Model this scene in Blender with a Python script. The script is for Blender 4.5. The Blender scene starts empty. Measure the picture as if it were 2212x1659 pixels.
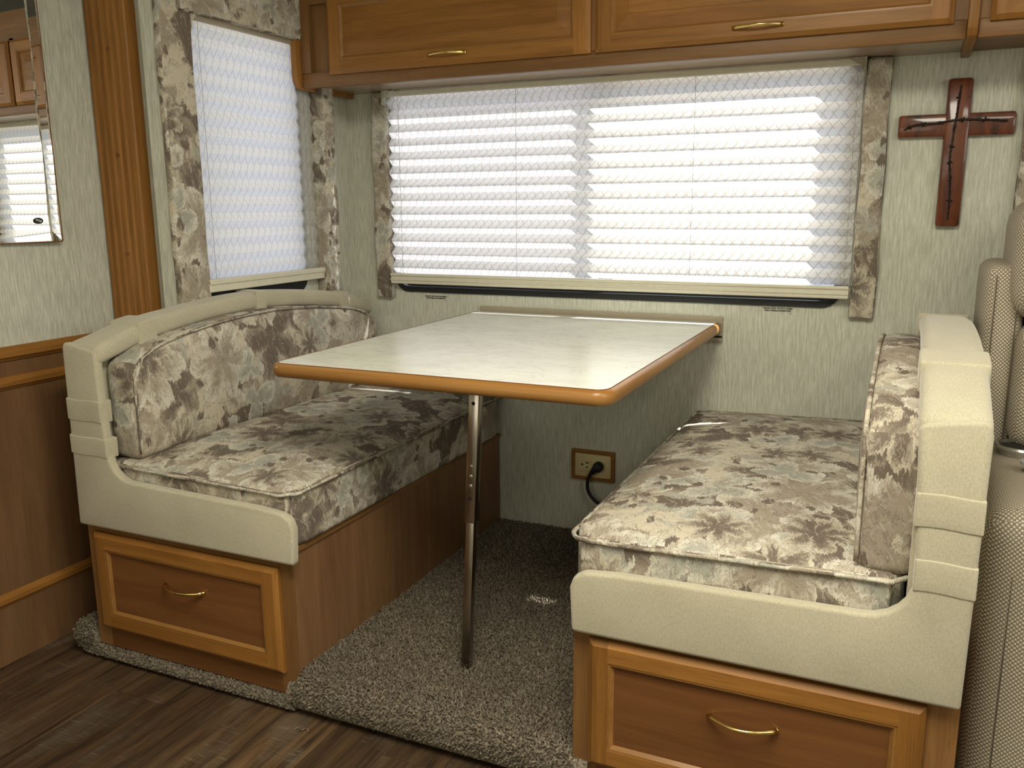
import bpy, bmesh, math, random
from mathutils import Vector, Matrix
R = random.Random(7)
S = bpy.context.scene
COL = S.collection
# ------------------------------------------------------------------ camera, world, sun, lamps, exposure
ya, pi_, ro, FPX = -0.42811729, -0.20441333, -0.00766185, 1870.755
fw = Vector((math.sin(ya)*math.cos(pi_), math.cos(ya)*math.cos(pi_), math.sin(pi_)))
r0 = Vector((math.cos(ya), -math.sin(ya), 0)); u0 = r0.cross(fw)
rr = r0*math.cos(ro)+u0*math.sin(ro); uu = -r0*math.sin(ro)+u0*math.cos(ro)
cam = bpy.data.cameras.new('camera'); co = bpy.data.objects.new('camera', cam); COL.objects.link(co)
cam.sensor_fit = 'HORIZONTAL'; cam.sensor_width = 36; cam.lens = FPX/2212*36; cam.clip_start = .02
m = Matrix((rr, uu, -fw)).transposed().to_4x4(); m.translation = (1.41543, -2.64034, 1.09339)
co.matrix_world = m; S.camera = co
S.view_settings.view_transform = 'Standard'; S.view_settings.look = 'None'
S.view_settings.exposure = 0.0; S.view_settings.gamma = 1; S.view_settings.use_curve_mapping = False
W = bpy.data.worlds.new('sky'); S.world = W; W.use_nodes = True
wt = W.node_tree; bg = wt.nodes['Background']
tc = wt.nodes.new('ShaderNodeTexCoord'); sx = wt.nodes.new('ShaderNodeSeparateXYZ'); cr = wt.nodes.new('ShaderNodeValToRGB')
wt.links.new(tc.outputs['Generated'], sx.inputs[0]); wt.links.new(sx.outputs['Z'], cr.inputs[0]); wt.links.new(cr.outputs[0], bg.inputs[0])
cr.color_ramp.elements[0].color = (.74, .82, .98, 1); cr.color_ramp.elements[1].color = (.32, .48, .95, 1)
cr.color_ramp.elements[1].position = .8
bg.inputs[1].default_value = 1.4
sd = bpy.data.lights.new('sun', 'SUN'); sd.energy = 19; sd.angle = math.radians(.6); sd.color = (1, .96, .9)
so = bpy.data.objects.new('sun', sd); COL.objects.link(so); so.location = (3, 3, 5)
so.rotation_euler = Vector((-.57, -.65, -1)).to_track_quat('-Z', 'Y').to_euler()
def area(name, loc, aim, sx_, sy_, power, color):
    l = bpy.data.lights.new(name, 'AREA'); l.shape = 'RECTANGLE'; l.size = sx_; l.size_y = sy_; l.energy = power; l.color = color
    o = bpy.data.objects.new(name, l); COL.objects.link(o); o.location = loc
    o.rotation_euler = (Vector(aim)-Vector(loc)).to_track_quat('-Z', 'Y').to_euler(); return o
area('assumed_ceiling_lamp', (1.15, -2.0, 1.93), (1.1, -2.0, 0), .9, .5, 39, (1, .93, .77))  # unseen lamp, assumed from the light falling from above the aisle
area('assumed_ceiling_lamp', (2.3, -2.0, 1.93), (2.3, -2.0, 0), .6, .4, 12, (1, .93, .77))  # second unseen ceiling lamp, likewise assumed
area('assumed_daylight_right', (3.1, -1.7, 1.5), (.7, -1.2, .3), 1.4, .6, 13, (1, .97, .90))  # added area lamp for assumed daylight from the right; that wall has no opening
area('assumed_daylight_behind_camera', (.3, -3.3, 1.05), (.5, -1.0, .2), 1.3, .6, 5, (1, .95, .82))  # added area lamp for assumed daylight behind the camera; no window is built there
# ------------------------------------------------------------------ node helpers
class NT:
    def __init__(s, name):
        s.m = bpy.data.materials.new(name); s.m.use_nodes = True; s.t = s.m.node_tree
        s.b = s.t.nodes['Principled BSDF']; s.out = s.t.nodes['Material Output']
    def n(s, typ, ins=None, **kw):
        o = s.t.nodes.new('ShaderNode'+typ)
        for k, v in kw.items(): setattr(o, k, v)
        for k, v in (ins or {}).items(): s.set(o.inputs[k], v)
        return o
    def set(s, inp, v):
        if isinstance(v, bpy.types.NodeSocket): s.t.links.new(v, inp)
        else: inp.default_value = v
    def M(s, op, a, b=0.0, c=0.0, clamp=False):
        o = s.n('Math', operation=op, use_clamp=clamp)
        for i, v in enumerate((a, b, c)): s.set(o.inputs[i], v)
        return o.outputs[0]
    def V(s, op, a, b=(0, 0, 0)):
        o = s.n('VectorMath', operation=op); s.set(o.inputs[0], a)
        if op == 'SCALE': s.set(o.inputs['Scale'], b)
        elif op not in ('LENGTH', 'NORMALIZE'): s.set(o.inputs[1], b)
        return o.outputs['Value'] if op in ('LENGTH', 'DOT_PRODUCT', 'DISTANCE') else o.outputs['Vector']
    def mix(s, f, a, b, blend='MIX'):
        o = s.n('MixRGB', blend_type=blend)
        for i, v in enumerate((f, a, b)):
            if isinstance(v, tuple) and len(v) == 3: v = v+(1,)
            s.set(o.inputs[i], v)
        return o.outputs[0]
    def noise(s, vec, scale, detail=2, rough=.5, dist=0.0, out=0, dims='3D'):
        o = s.n('TexNoise', {'Vector': vec, 'Scale': scale, 'Detail': detail, 'Roughness': rough, 'Distortion': dist}, noise_dimensions=dims)
        return o.outputs[out]
    def ramp(s, f, a, b):   # linear step a..b clamped
        o = s.n('MapRange', {0: f, 1: a, 2: b}); return o.outputs[0]
    def mapv(s, vec, scale=(1, 1, 1), loc=(0, 0, 0)):
        return s.n('Mapping', {'Vector': vec, 'Scale': scale, 'Location': loc}).outputs[0]
    def uv(s): return s.n('TexCoord').outputs['UV']
    def ob(s): return s.n('TexCoord').outputs['Object']
    def fin(s, col, rough=.6, bump=None, bs=.3, bd=.002, metal=0, spec=None):
        if isinstance(col, tuple) and len(col) == 3: col = col+(1,)
        s.set(s.b.inputs['Base Color'], col); s.set(s.b.inputs['Roughness'], rough); s.b.inputs['Metallic'].default_value = metal
        if spec is not None: s.b.inputs['Specular IOR Level'].default_value = spec
        if bump is not None:
            bn = s.n('Bump', {'Strength': bs, 'Distance': bd, 'Height': bump}); s.t.links.new(bn.outputs[0], s.b.inputs['Normal'])
        return s.m
def plain(name, col, rough=.5, metal=0, spec=None):
    t = NT(name); nz = t.noise(t.ob(), 60, 3)
    c = t.mix(nz, tuple(x*.9 for x in col), tuple(min(1, x*1.08) for x in col))
    return t.fin(c, rough, metal=metal, spec=spec)
def wood(name, dark, light, rough=.35, fine=90, streak=.55, rnd=.28):
    t = NT(name); uv = t.uv(); oi = t.n('ObjectInfo').outputs['Random']
    sh = t.n('CombineXYZ', {0: t.M('MULTIPLY', oi, 7.3), 1: t.M('MULTIPLY', oi, 3.1), 2: 0.0}).outputs[0]
    p = t.V('ADD', uv, sh)
    big = t.noise(t.mapv(p, (2.2, 26, 1)), 1, 4, .6, .8)
    pores = t.noise(t.mapv(p, (9, fine*5, 1)), 1, 3, .7)
    wav = t.noise(t.mapv(p, (1.2, 6, 1)), 1, 2, .5)
    f = t.M('ADD', t.M('MULTIPLY', big, .65), t.M('MULTIPLY', wav, .35))
    c = t.mix(t.ramp(f, .32, .68), dark, light)
    c = t.mix(t.M('MULTIPLY', t.ramp(pores, .52, .72), streak), c, tuple(x*.55 for x in dark))
    k = t.M('ADD', 1-rnd/2, t.M('MULTIPLY', oi, rnd))
    c = t.mix(1.0, c, t.n('CombineXYZ', {0: k, 1: k, 2: k}).outputs[0], 'MULTIPLY')
    return t.fin(c, rough, pores, .08, .0006, spec=.3)
def floral(name, dim=1.0):
    t = NT(name); uv = t.uv()
    nz = t.noise(uv, 17, 4, .6, out=1)
    wv = t.V('SCALE', t.V('SUBTRACT', nz, (.5, .5, .5)), .045)
    nz2 = t.noise(uv, 120, 3, .7, out=1)
    comb = t.M('MULTIPLY', t.M('SUBTRACT', t.noise(t.mapv(uv, (330, 22, 1)), 1, 2, .6), .5), .030)
    P = t.V('ADD', t.V('ADD', t.V('ADD', uv, wv), t.V('SCALE', t.V('SUBTRACT', nz2, (.5, .5, .5)), .007)), t.n('CombineXYZ', {0: 0.0, 1: comb, 2: 0.0}).outputs[0])
    cream, pale, taupe, brown, slate = (.58, .525, .41), (.66, .63, .53), (.36, .31, .24), (.165, .133, .105), (.39, .385, .325)
    hatch = t.noise(t.mapv(P, (26, 210, 1)), 1, 2, .6)          # brush-like strokes
    hatch2 = t.noise(t.mapv(t.n('VectorRotate', {'Vector': P, 'Angle': 1.1}, rotation_type='Z_AXIS').outputs[0], (24, 190, 1)), 1, 2, .6)
    bgn = t.noise(P, 7, 5, .62, 1.1)
    c = t.mix(t.ramp(bgn, .50, .57), cream, taupe)
    c = t.mix(t.M('MULTIPLY', t.ramp(t.noise(P, 7.3, 3, .6, .7), .56, .60), .8), c, slate)
    dk = t.noise(t.mapv(P, (1, 1, 1), (3.7, 1.9, 0)), 6.2, 4, .55, .6)
    c = t.mix(t.ramp(t.M('ADD', dk, t.M('MULTIPLY', hatch, .10)), .605, .63), c, brown)
    def layer(c, scale, k, size, off, colA, colB, thr, amp=.5, veins=.8):
        q = t.V('ADD', P, (off, off*.7, 0))
        vo = t.n('TexVoronoi', {'Vector': q, 'Scale': scale, 'Randomness': .85}, voronoi_dimensions='2D')
        d = t.V('SCALE', t.V('SUBTRACT', q, vo.outputs['Position']), scale)
        s2 = t.n('SeparateXYZ', {0: d}); cc = t.n('SeparateColor', {0: vo.outputs['Color']})
        r = t.M('SQRT', t.M('ADD', t.M('POWER', s2.outputs[0], 2), t.M('POWER', s2.outputs[1], 2)))
        th = t.M('ADD', t.M('ARCTAN2', s2.outputs[1], s2.outputs[0]), t.M('MULTIPLY', cc.outputs[0], 6.28))
        pet = t.M('ABSOLUTE', t.M('COSINE', t.M('MULTIPLY', th, k/2)))
        Rr = t.M('MULTIPLY', t.M('ADD', 1-amp, t.M('MULTIPLY', pet, amp)), t.M('MULTIPLY', t.M('ADD', .7, t.M('MULTIPLY', cc.outputs[1], .55)), size))
        mask = t.M('MULTIPLY', t.ramp(t.M('SUBTRACT', Rr, r), 0.0, .02), t.M('GREATER_THAN', cc.outputs[2], thr))
        ve = t.noise(t.n('CombineXYZ', {0: t.M('MULTIPLY', th, k*2.2), 1: t.M('MULTIPLY', r, 3), 2: cc.outputs[0]}).outputs[0], 1.6, 3, .6)
        shd = t.M('ADD', t.M('MULTIPLY', ve, .75), t.M('MULTIPLY', t.M('SUBTRACT', Rr, r), -1.1))
        f = t.ramp(shd, .12, .36)
        col = t.mix(t.M('SUBTRACT', 1.0, f), colA, colB)
        edge = t.ramp(t.M('ABSOLUTE', t.M('SUBTRACT', Rr, r)), .022, .008)
        col = t.mix(t.M('MULTIPLY', edge, veins), col, brown)
        return t.mix(mask, c, col)
    c = layer(c, 4.7, 5, .60, .37, taupe, brown, .3, .62, .3)
    c = layer(c, 3.9, 6, .56, 1.13, pale, taupe, .2, .40, .75)
    c = layer(c, 6.5, 3, .52, 2.31, pale, slate, .5, .75, .5)
    c = layer(c, 5.6, 7, .46, 3.77, cream, brown, .55, .45, .6)
    c = layer(c, 27, 2, .36, .91, brown, brown, .90, .35, .0)
    ln = t.M('ABSOLUTE', t.M('SUBTRACT', t.noise(P, 21, 3, .6, 1.2), .5))
    c = t.mix(t.M('MULTIPLY', t.ramp(ln, .022, .006), .55), c, brown)
    c = t.mix(t.M('MULTIPLY', t.ramp(hatch, .57, .68), .50), c, brown)
    c = t.mix(t.M('MULTIPLY', t.ramp(hatch2, .57, .68), .45), c, pale)
    rib = t.n('TexWave', {'Vector': uv, 'Scale': 170, 'Distortion': .6, 'Detail': 1}, bands_direction='X').outputs[1]
    rib2 = t.noise(uv, 900, 2)
    k = t.M('MULTIPLY', t.M('ADD', .84, t.M('ADD', t.M('MULTIPLY', rib, .12), t.M('MULTIPLY', rib2, .18))), dim)
    c = t.mix(1.0, c, t.n('CombineXYZ', {0: k, 1: k, 2: k}).outputs[0], 'MULTIPLY')
    return t.fin(c, .9, t.M('ADD', rib, rib2), .25, .0008, spec=.15)
def suede(name, a, b):
    t = NT(name); uv = t.uv(); n1 = t.noise(uv, 260, 4, .75); n2 = t.noise(t.mapv(uv, (420, 120, 1)), 1, 3, .6); n3 = t.noise(uv, 7, 4, .6)
    f = t.M('ADD', t.M('MULTIPLY', n1, .40), t.M('ADD', t.M('MULTIPLY', n2, .35), t.M('MULTIPLY', n3, .25)))
    t.b.inputs['Sheen Weight'].default_value = .35; t.b.inputs['Sheen Roughness'].default_value = .5
    return t.fin(t.mix(t.ramp(f, .34, .66), a, b), .95, n1, .3, .001, spec=.1)
def paper():
    t = NT('wallpaper'); p = t.ob()
    s1 = t.noise(t.mapv(p, (190, 190, 17)), 1, 3, .65); s2 = t.noise(t.mapv(p, (330, 330, 30)), 1, 2, .6); s3 = t.noise(p, 3, 3)
    c = t.mix(t.ramp(s1, .38, .64), (.475, .482, .395), (.67, .672, .575))
    c = t.mix(t.M('MULTIPLY', t.ramp(s2, .58, .74), .55), c, (.36, .30, .22))
    c = t.mix(t.M('MULTIPLY', s3, .25), c, (.47, .49, .42))
    return t.fin(c, .8, t.M('ADD', s1, s2), .25, .0012, spec=.2)
def vinyl():
    t = NT('vinyl plank'); p = t.ob(); oi = t.n('ObjectInfo').outputs['Random']
    q = t.V('ADD', p, t.n('CombineXYZ', {0: t.M('MULTIPLY', oi, 9), 1: t.M('MULTIPLY', oi, 5), 2: 0.0}).outputs[0])
    g = t.noise(t.mapv(q, (38, 2.4, 1)), 1, 5, .65, .6); fn = t.noise(t.mapv(q, (420, 9, 1)), 1, 3, .7)
    saw = t.noise(t.mapv(q, (14, 230, 1)), 1, 2, .6); pt = t.noise(t.mapv(q, (9, 3.5, 1)), 1, 3, .6)
    c = t.mix(t.ramp(g, .3, .7), (.022, .013, .008), (.135, .080, .038))
    c = t.mix(t.M('MULTIPLY', t.ramp(pt, .52, .66), .5), c, (.125, .100, .070))
    c = t.mix(t.M('MULTIPLY', t.ramp(fn, .5, .7), .55), c, (.03, .02, .013))
    c = t.mix(t.M('MULTIPLY', t.M('MULTIPLY', t.ramp(saw, .58, .7), t.ramp(pt, .5, .62)), .5), c, (.26, .20, .13))
    k = t.M('ADD', .75, t.M('MULTIPLY', oi, .5)); c = t.mix(1.0, c, t.n('CombineXYZ', {0: k, 1: k, 2: k}).outputs[0], 'MULTIPLY')
    return t.fin(c, .5, fn, .15, .0008, spec=.35)
def pile():
    t = NT('carpet pile'); p = t.ob(); a = t.noise(p, 170, 2, .6); b = t.noise(p, 9, 3)
    c = t.mix(t.ramp(a, .36, .64), (.070, .058, .043), (.315, .265, .195)); c = t.mix(t.M('MULTIPLY', b, .4), c, (.16, .14, .11))
    return t.fin(c, 1.0, spec=.05)
def shade(name, pattern, k=.52):
    t = NT(name); uv = t.n('SeparateXYZ', {0: t.uv()}); u, v = uv.outputs[0], uv.outputs[1]
    px, py = .0285, .050
    def fam(sgn):
        w = t.M('FRACT', t.M('ADD', t.M('DIVIDE', u, px), t.M('MULTIPLY', t.M('DIVIDE', v, py), sgn)))
        return t.ramp(t.M('ABSOLUTE', t.M('SUBTRACT', w, .5)),   .095, .058)
    brk = t.M('LESS_THAN', t.M('FRACT', t.M('DIVIDE', v, py*.83)), .62)
    L = t.M('MAXIMUM', fam(1), t.M('MULTIPLY', fam(-1), brk)) if True else 0
    L = t.M('MULTIPLY', L, pattern)
    col = t.mix(L, (.93, .93, .92), (.70, .66, .62)); trc = t.mix(L, (.84, .84, .84), (.58, .52, .48))
    d = t.n('BsdfDiffuse', {'Color': col}); tr = t.n('BsdfTranslucent', {'Color': trc})
    mx = t.n('MixShader', {0: k, 1: d.outputs[0], 2: tr.outputs[0]}); t.t.links.new(mx.outputs[0], t.out.inputs[0]); return t.m
def glass():
    t = NT('window glass'); tr = t.n('BsdfTransparent', {'Color': (.93, .95, .95, 1)}); g = t.n('BsdfGlossy', {'Roughness': .02})
    fr = t.n('Fresnel', {'IOR': 1.45}); bf = t.n('NewGeometry').outputs['Backfacing']
    mx = t.n('MixShader', {0: t.M('MULTIPLY', fr.outputs[0], t.M('SUBTRACT', 1.0, bf)), 1: tr.outputs[0], 2: g.outputs[0]})
    t.t.links.new(mx.outputs[0], t.out.inputs[0]); return t.m
def weave():
    t = NT('basket weave'); uv = t.uv(); sz = 1/.0042
    s2 = t.n('SeparateXYZ', {0: t.V('SCALE', uv, sz)}); a = t.M('FRACT', s2.outputs[0]); b = t.M('FRACT', s2.outputs[1])
    ck = t.n('TexChecker', {'Vector': t.mapv(uv, (1, 1, 1), (.0003, .0003, 0)), 'Scale': sz}).outputs[1]
    ed = t.M('MINIMUM', t.M('MINIMUM', a, t.M('SUBTRACT', 1.0, a)), t.M('MINIMUM', b, t.M('SUBTRACT', 1.0, b)))
    f = t.M('MULTIPLY', ck, t.ramp(ed, .0, .22)); n = t.noise(uv, 30, 3)
    c = t.mix(f, (.22, .185, .135), (.76, .69, .55)); c = t.mix(t.M('MULTIPLY', n, .25), c, (.42, .37, .28))
    return t.fin(c, .9, f, .5, .0012, spec=.15)
def laminate():
    t = NT('marbled laminate'); p = t.ob(); w = t.noise(p, 4, 5, .65, 1.5); v = t.M('ABSOLUTE', t.M('SUBTRACT', t.noise(t.mapv(p, (9, 22, 1)), 1, 5, .6, .6), .5))
    c = t.mix(t.ramp(w, .35, .7), (.80, .81, .71), (.70, .705, .62)); c = t.mix(t.M('MULTIPLY', t.ramp(v, .03, .0), .35), c, (.42, .41, .36))
    return t.fin(c, .24, spec=.5)
def chrome(name, col, rough):
    t = NT(name); n = t.noise(t.mapv(t.ob(), (20, 20, 4)), 1, 4, .7)
    return t.fin(t.mix(t.ramp(n, .4, .7), col, tuple(x*.6 for x in col)), t.M('ADD', rough, t.M('MULTIPLY', n, .12)), metal=1)
def crossmat():
    t = NT('varnished cross wood'); p = t.ob(); n = t.noise(t.mapv(p, (30, 30, 5)), 1, 4, .6, 1); k = t.noise(p, 22, 3, .6)
    c = t.mix(t.ramp(n, .35, .65), (.070, .016, .006), (.165, .042, .010)); c = t.mix(t.ramp(k, .56, .66), c, (.022, .010, .006))
    t.b.inputs['Coat Weight'].default_value = .45; t.b.inputs['Coat Roughness'].default_value = .08
    return t.fin(c, .4, spec=.3)
OAK = wood('honey oak', (.195, .080, .015), (.355, .165, .038), .42)
OAKP = wood('dark oak panel', (.135, .052, .017), (.215, .095, .031), .33, 60, .3)
VEN = wood('oak veneer', (.150, .076, .034), (.24, .130, .060), .45, 110, .7)
FRAME = wood('face frame veneer', (.165, .078, .024), (.275, .142, .050), .45, 110, .7)
EDGE = wood('table edge oak', (.23, .105, .026), (.36, .18, .052), .3, 50, .25)
FLO = floral('tapestry fabric'); TAN = suede('tan suede', (.365, .335, .235), (.56, .52, .39)); WP = paper(); VIN = vinyl(); PILE = pile()
SH1 = shade('pleated shade fabric', .75); SH2 = shade('pleated shade fabric end', .5, .66); GL = glass(); WEV = weave(); LAM = laminate()
CHR = chrome('worn chrome', (.46, .41, .35), .16); BRASS = chrome('brass', (.92, .70, .26), .14); SIL = chrome('silver trim', (.75, .75, .75), .2)
CRM = plain('cream plastic', (.66, .63, .50), .4); BLK = plain('black rubber', (.006, .006, .007), .55); PLATE = plain('almond plastic', (.62, .52, .28), .45)
CEIL = plain('ceiling vinyl', (.62, .60, .54), .8); RAIL = plain('taupe rail', (.36, .31, .22), .5); CROSS = crossmat(); WIRE = plain('rusty wire', (.030, .022, .018), .6, .6)
GRAY = plain('gray plastic', (.40, .39, .37), .4); INK = plain('black ink', (.012, .011, .010), .7); WHITE = plain('white print', (.85, .86, .80), .6)
GROUND = plain('dry ground', (.34, .28, .20), .95); DARK = plain('dark void', (.012, .010, .008), .9); HOLE = plain('black hole', (.004, .004, .004), .8)
mt = NT('mirror silver'); MIR = mt.fin((.90, .91, .88), .0, metal=1)
tn = NT('insect screen mesh'); trn = tn.n('BsdfTransparent', {'Color': (.46, .46, .50, 1)}); dfn = tn.n('BsdfTranslucent', {'Color': (.55, .56, .62, 1)})
mxn = tn.n('MixShader', {0: .40, 1: trn.outputs[0], 2: dfn.outputs[0]}); tn.t.links.new(mxn.outputs[0], tn.out.inputs[0]); SCREEN = tn.m
SEAM = plain('seam thread', (.10, .08, .058), .9)
CORD = plain('pull cord', (.33, .32, .31), .8)
# ------------------------------------------------------------------ mesh helpers
def boxuv(me, grain=None, off=0.0):
    uvl = me.uv_layers.new(name='UVMap').data; vs = me.vertices
    for p in me.polygons:
        n = p.normal; ax = max(range(3), key=lambda i: abs(n[i])); o = [i for i in range(3) if i != ax]
        if grain is not None and grain in o: u, v = grain, [i for i in o if i != grain][0]
        else: u, v = o
        for li in p.loop_indices:
            c = vs[me.loops[li].vertex_index].co; uvl[li].uv = (c[u]+off, c[v]+off*.37+ax*1.3)
def obj(name, vf, mat, parent=None, smooth=False, grain='auto', off=0.0, kind=None, uv=True):
    verts, faces = vf[0], vf[1]
    me = bpy.data.meshes.new(name); me.from_pydata([tuple(v) for v in verts], [], faces); me.update()
    bm = bmesh.new(); bm.from_mesh(me); bmesh.ops.recalc_face_normals(bm, faces=bm.faces); bm.to_mesh(me); bm.free()
    if uv:
        if grain == 'auto':
            d = [max(v[i] for v in verts)-min(v[i] for v in verts) for i in range(3)]; grain = d.index(max(d))
        boxuv(me, grain, off)
    if smooth is True:
        for p in me.polygons: p.use_smooth = True
    elif smooth: 
        me.shade_smooth() if hasattr(me, 'shade_smooth') else None
        me.set_sharp_from_angle(angle=smooth)
    me.materials.append(mat); o = bpy.data.objects.new(name, me); COL.objects.link(o)
    if parent: attach(o, parent)
    if kind: o['kind'] = kind
    return o
def wloc(p):
    v = p.location.copy()
    while p.parent: p = p.parent; v += p.location
    return v
def attach(o, parent): o.parent = parent; o.location = -wloc(parent)
def tag(o, label, cat=None, group=None, kind=None):
    o['label'] = label
    if cat: o['category'] = cat
    if group: o['group'] = group
    if kind: o['kind'] = kind
    return o
def thing(name, loc, label, cat=None, group=None, kind=None):
    o = bpy.data.objects.new(name, None); o.empty_display_size = .05; COL.objects.link(o); o.location = loc
    return tag(o, label, cat, group, kind)
def join(*vfs):
    V, F = [], []
    for v, f in vfs: k = len(V); V += list(v); F += [tuple(i+k for i in q) for q in f]
    return V, F
def box(x0, x1, y0, y1, z0, z1):
    v = [(x, y, z) for x in (x0, x1) for y in (y0, y1) for z in (z0, z1)]
    return v, [(0, 1, 3, 2), (4, 6, 7, 5), (0, 4, 5, 1), (2, 3, 7, 6), (0, 2, 6, 4), (1, 5, 7, 3)]
def bev(vf, w, seg=2):
    bm = bmesh.new(); vs = [bm.verts.new(v) for v in vf[0]]
    for f in vf[1]: bm.faces.new([vs[i] for i in f])
    bmesh.ops.recalc_face_normals(bm, faces=bm.faces)
    ed = [e for e in bm.edges if len(e.link_faces) == 2 and e.calc_face_angle(0) > .4]
    bmesh.ops.bevel(bm, geom=ed, offset=w, segments=seg, profile=.5, affect='EDGES')
    bm.verts.index_update(); r = [v.co.copy() for v in bm.verts], [tuple(v.index for v in f.verts) for f in bm.faces]; bm.free(); return r
def prism(poly, a0, a1, axis):   # polygon (p,q) extruded along axis; p,q are the other axes in order
    def P(p, q, a): return {0: (a, p, q), 1: (p, a, q), 2: (p, q, a)}[axis]
    n = len(poly); v = [P(p, q, a0) for p, q in poly]+[P(p, q, a1) for p, q in poly]
    return v, [tuple(range(n)), tuple(range(2*n-1, n-1, -1))]+[(i, (i+1) % n, n+(i+1) % n, n+i) for i in range(n)]
def tube(path, r, closed=False, n=8, rf=None):
    path = [Vector(p) for p in path]; N = len(path); V, F = [], []; up = None
    for i, p in enumerate(path):
        a = path[i-1] if (i or closed) else path[0]; b = path[(i+1) % N] if (i < N-1 or closed) else path[-1]
        t = (b-a).normalized()
        if up is None: up = Vector((0, 0, 1)) if abs(t.z) < .9 else Vector((1, 0, 0))
        s = t.cross(up).normalized(); up = s.cross(t).normalized(); k = r*(rf(i/(N-1)) if rf else 1)
        V += [p+(s*math.cos(2*math.pi*j/n)+up*math.sin(2*math.pi*j/n))*k for j in range(n)]
    for i in range(N if closed else N-1):
        i2 = (i+1) % N
        F += [(i*n+j, i*n+(j+1) % n, i2*n+(j+1) % n, i2*n+j) for j in range(n)]
    if not closed: F += [tuple(range(n)), tuple((N-1)*n+j for j in range(n))]
    return V, F
def catmull(pts, k=8):
    P = [Vector(p) for p in pts]; P = [2*P[0]-P[1]]+P+[2*P[-1]-P[-2]]; out = []
    for i in range(1, len(P)-2):
        for j in range(k):
            t = j/k; a, b, c, d = P[i-1:i+3]
            out.append(.5*((2*b)+(c-a)*t+(2*a-5*b+4*c-d)*t*t+(3*b-a-3*c+d)*t**3))
    return out+[P[-2]]
def rbox(x0, x1, y0, y1, z0, z1, r, n=(8, 8, 4), warp=None):
    lo, hi = (x0, y0, z0), (x1, y1, z1)
    r = min(r, *(.499*(hi[i]-lo[i]) for i in range(3)))
    def ax(i):
        L = hi[i]-lo[i]; e = [0, r*.25, r*.6, r]; k = n[i]
        return [lo[i]+q for q in e]+[lo[i]+r+(L-2*r)*j/k for j in range(1, k)]+[hi[i]-q for q in e[::-1]]
    A = [ax(i) for i in range(3)]; idx = {}; V = []; F = []
    def vid(p):
        key = tuple(round(c, 6) for c in p)
        if key not in idx:
            q = [min(max(p[i], lo[i]+r), hi[i]-r) for i in range(3)]; d = Vector([p[i]-q[i] for i in range(3)])
            w = Vector(q)+(d.normalized()*r if d.length > 1e-9 else d)
            idx[key] = len(V); V.append(warp(w) if warp else w)
        return idx[key]
    for a in range(3):
        b, c = [i for i in range(3) if i != a]
        for s in (lo[a], hi[a]):
            for i in range(len(A[b])-1):
                for j in range(len(A[c])-1):
                    q = []
                    for (ii, jj) in ((i, j), (i+1, j), (i+1, j+1), (i, j+1)):
                        p = [0, 0, 0]; p[a] = s; p[b] = A[b][ii]; p[c] = A[c][jj]; q.append(vid(p))
                    if len(set(q)) > 2: F.append(tuple(dict.fromkeys(q)))
    return V, F
def lathe(prof, c, n=20, axis=2):
    V, F = [], []
    for r, h in prof:
        for j in range(n):
            a = 2*math.pi*j/n; p = [r*math.cos(a), r*math.sin(a)]
            q = {2: (p[0], p[1], h), 1: (p[0], h, p[1]), 0: (h, p[0], p[1])}[axis]; V.append(Vector(q)+Vector(c))
    m_ = len(prof)
    for i in range(m_-1): F += [(i*n+j, i*n+(j+1) % n, (i+1)*n+(j+1) % n, (i+1)*n+j) for j in range(n)]
    F += [tuple(range(n)), tuple((m_-1)*n+j for j in range(n))]; return V, F
def interp(t, pts):
    for (a, b), (c, d) in zip(pts, pts[1:]):
        if t <= c: return b+(d-b)*max(0, (t-a))/(c-a)
    return pts[-1][1]
def smoothi(t, pts):
    P = pts; n = len(P)
    if t <= P[0][0]: return P[0][1]
    for i in range(n-1):
        if t <= P[i+1][0]:
            h = P[i+1][0]-P[i][0]; s = (t-P[i][0])/h
            def sl(j):
                a, b = max(j-1, 0), min(j+1, n-1); return (P[b][1]-P[a][1])/(P[b][0]-P[a][0])
            m0, m1 = sl(i)*h, sl(i+1)*h
            return (2*s**3-3*s*s+1)*P[i][1]+(s**3-2*s*s+s)*m0+(-2*s**3+3*s*s)*P[i+1][1]+(s**3-s*s)*m1
    return P[-1][1]
# ------------------------------------------------------------------ room shell
FZ = -.092
t = thing('floor', (1, -2, FZ), 'dark brown wood look vinyl plank floor of the aisle', kind='structure')
obj('subfloor', box(-.80, 3.3, -3.5, .1, FZ-.06, FZ-.004), DARK, t)
px = -.76; first = None; k = 0
while px < 3.25:
    y = -3.45-(k*.47 % 1.2)
    while y < -.9:
        y1 = min(y+1.2, -.85); ys = max(y, -3.45)
        if y1-ys > .05: obj('plank', bev(box(px+.0006, px+.1494, ys+.0006, y1-.0006, FZ-.004, FZ+R.uniform(-.0003, .0003)), .0008, 1), VIN, t)
        y += 1.2
    px += .15; k += 1
obj('wall_back', join(box(-.47, -.215, 0, .05, -.06, 2.0), box(1.225, 3.2, 0, .05, -.06, 2.0), box(-.215, 1.225, 0, .05, -.06, .812), box(-.215, 1.225, 0, .05, 1.505, 2.0)), WP)['kind'] = 'structure'
obj('wall_left', join(box(-.468, -.42, -.845, -.745, -.06, 2.0), box(-.468, -.42, -.285, 0, -.06, 2.0), box(-.468, -.42, -.745, -.285, -.06, .835), box(-.468, -.42, -.745, -.285, 1.62, 2.0)), WP)['kind'] = 'structure'
obj('wall_aisle', box(-.76, -.685, -3.4, -.79, FZ, 2.05), WP)['kind'] = 'structure'
obj('wall_return', box(-.76, -.47, -.80, -.76, FZ, 2.05), WP)['kind'] = 'structure'
obj('wall_front', box(-.76, 3.25, -3.45, -3.4, FZ, 2.05), WP)['kind'] = 'structure'
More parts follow.
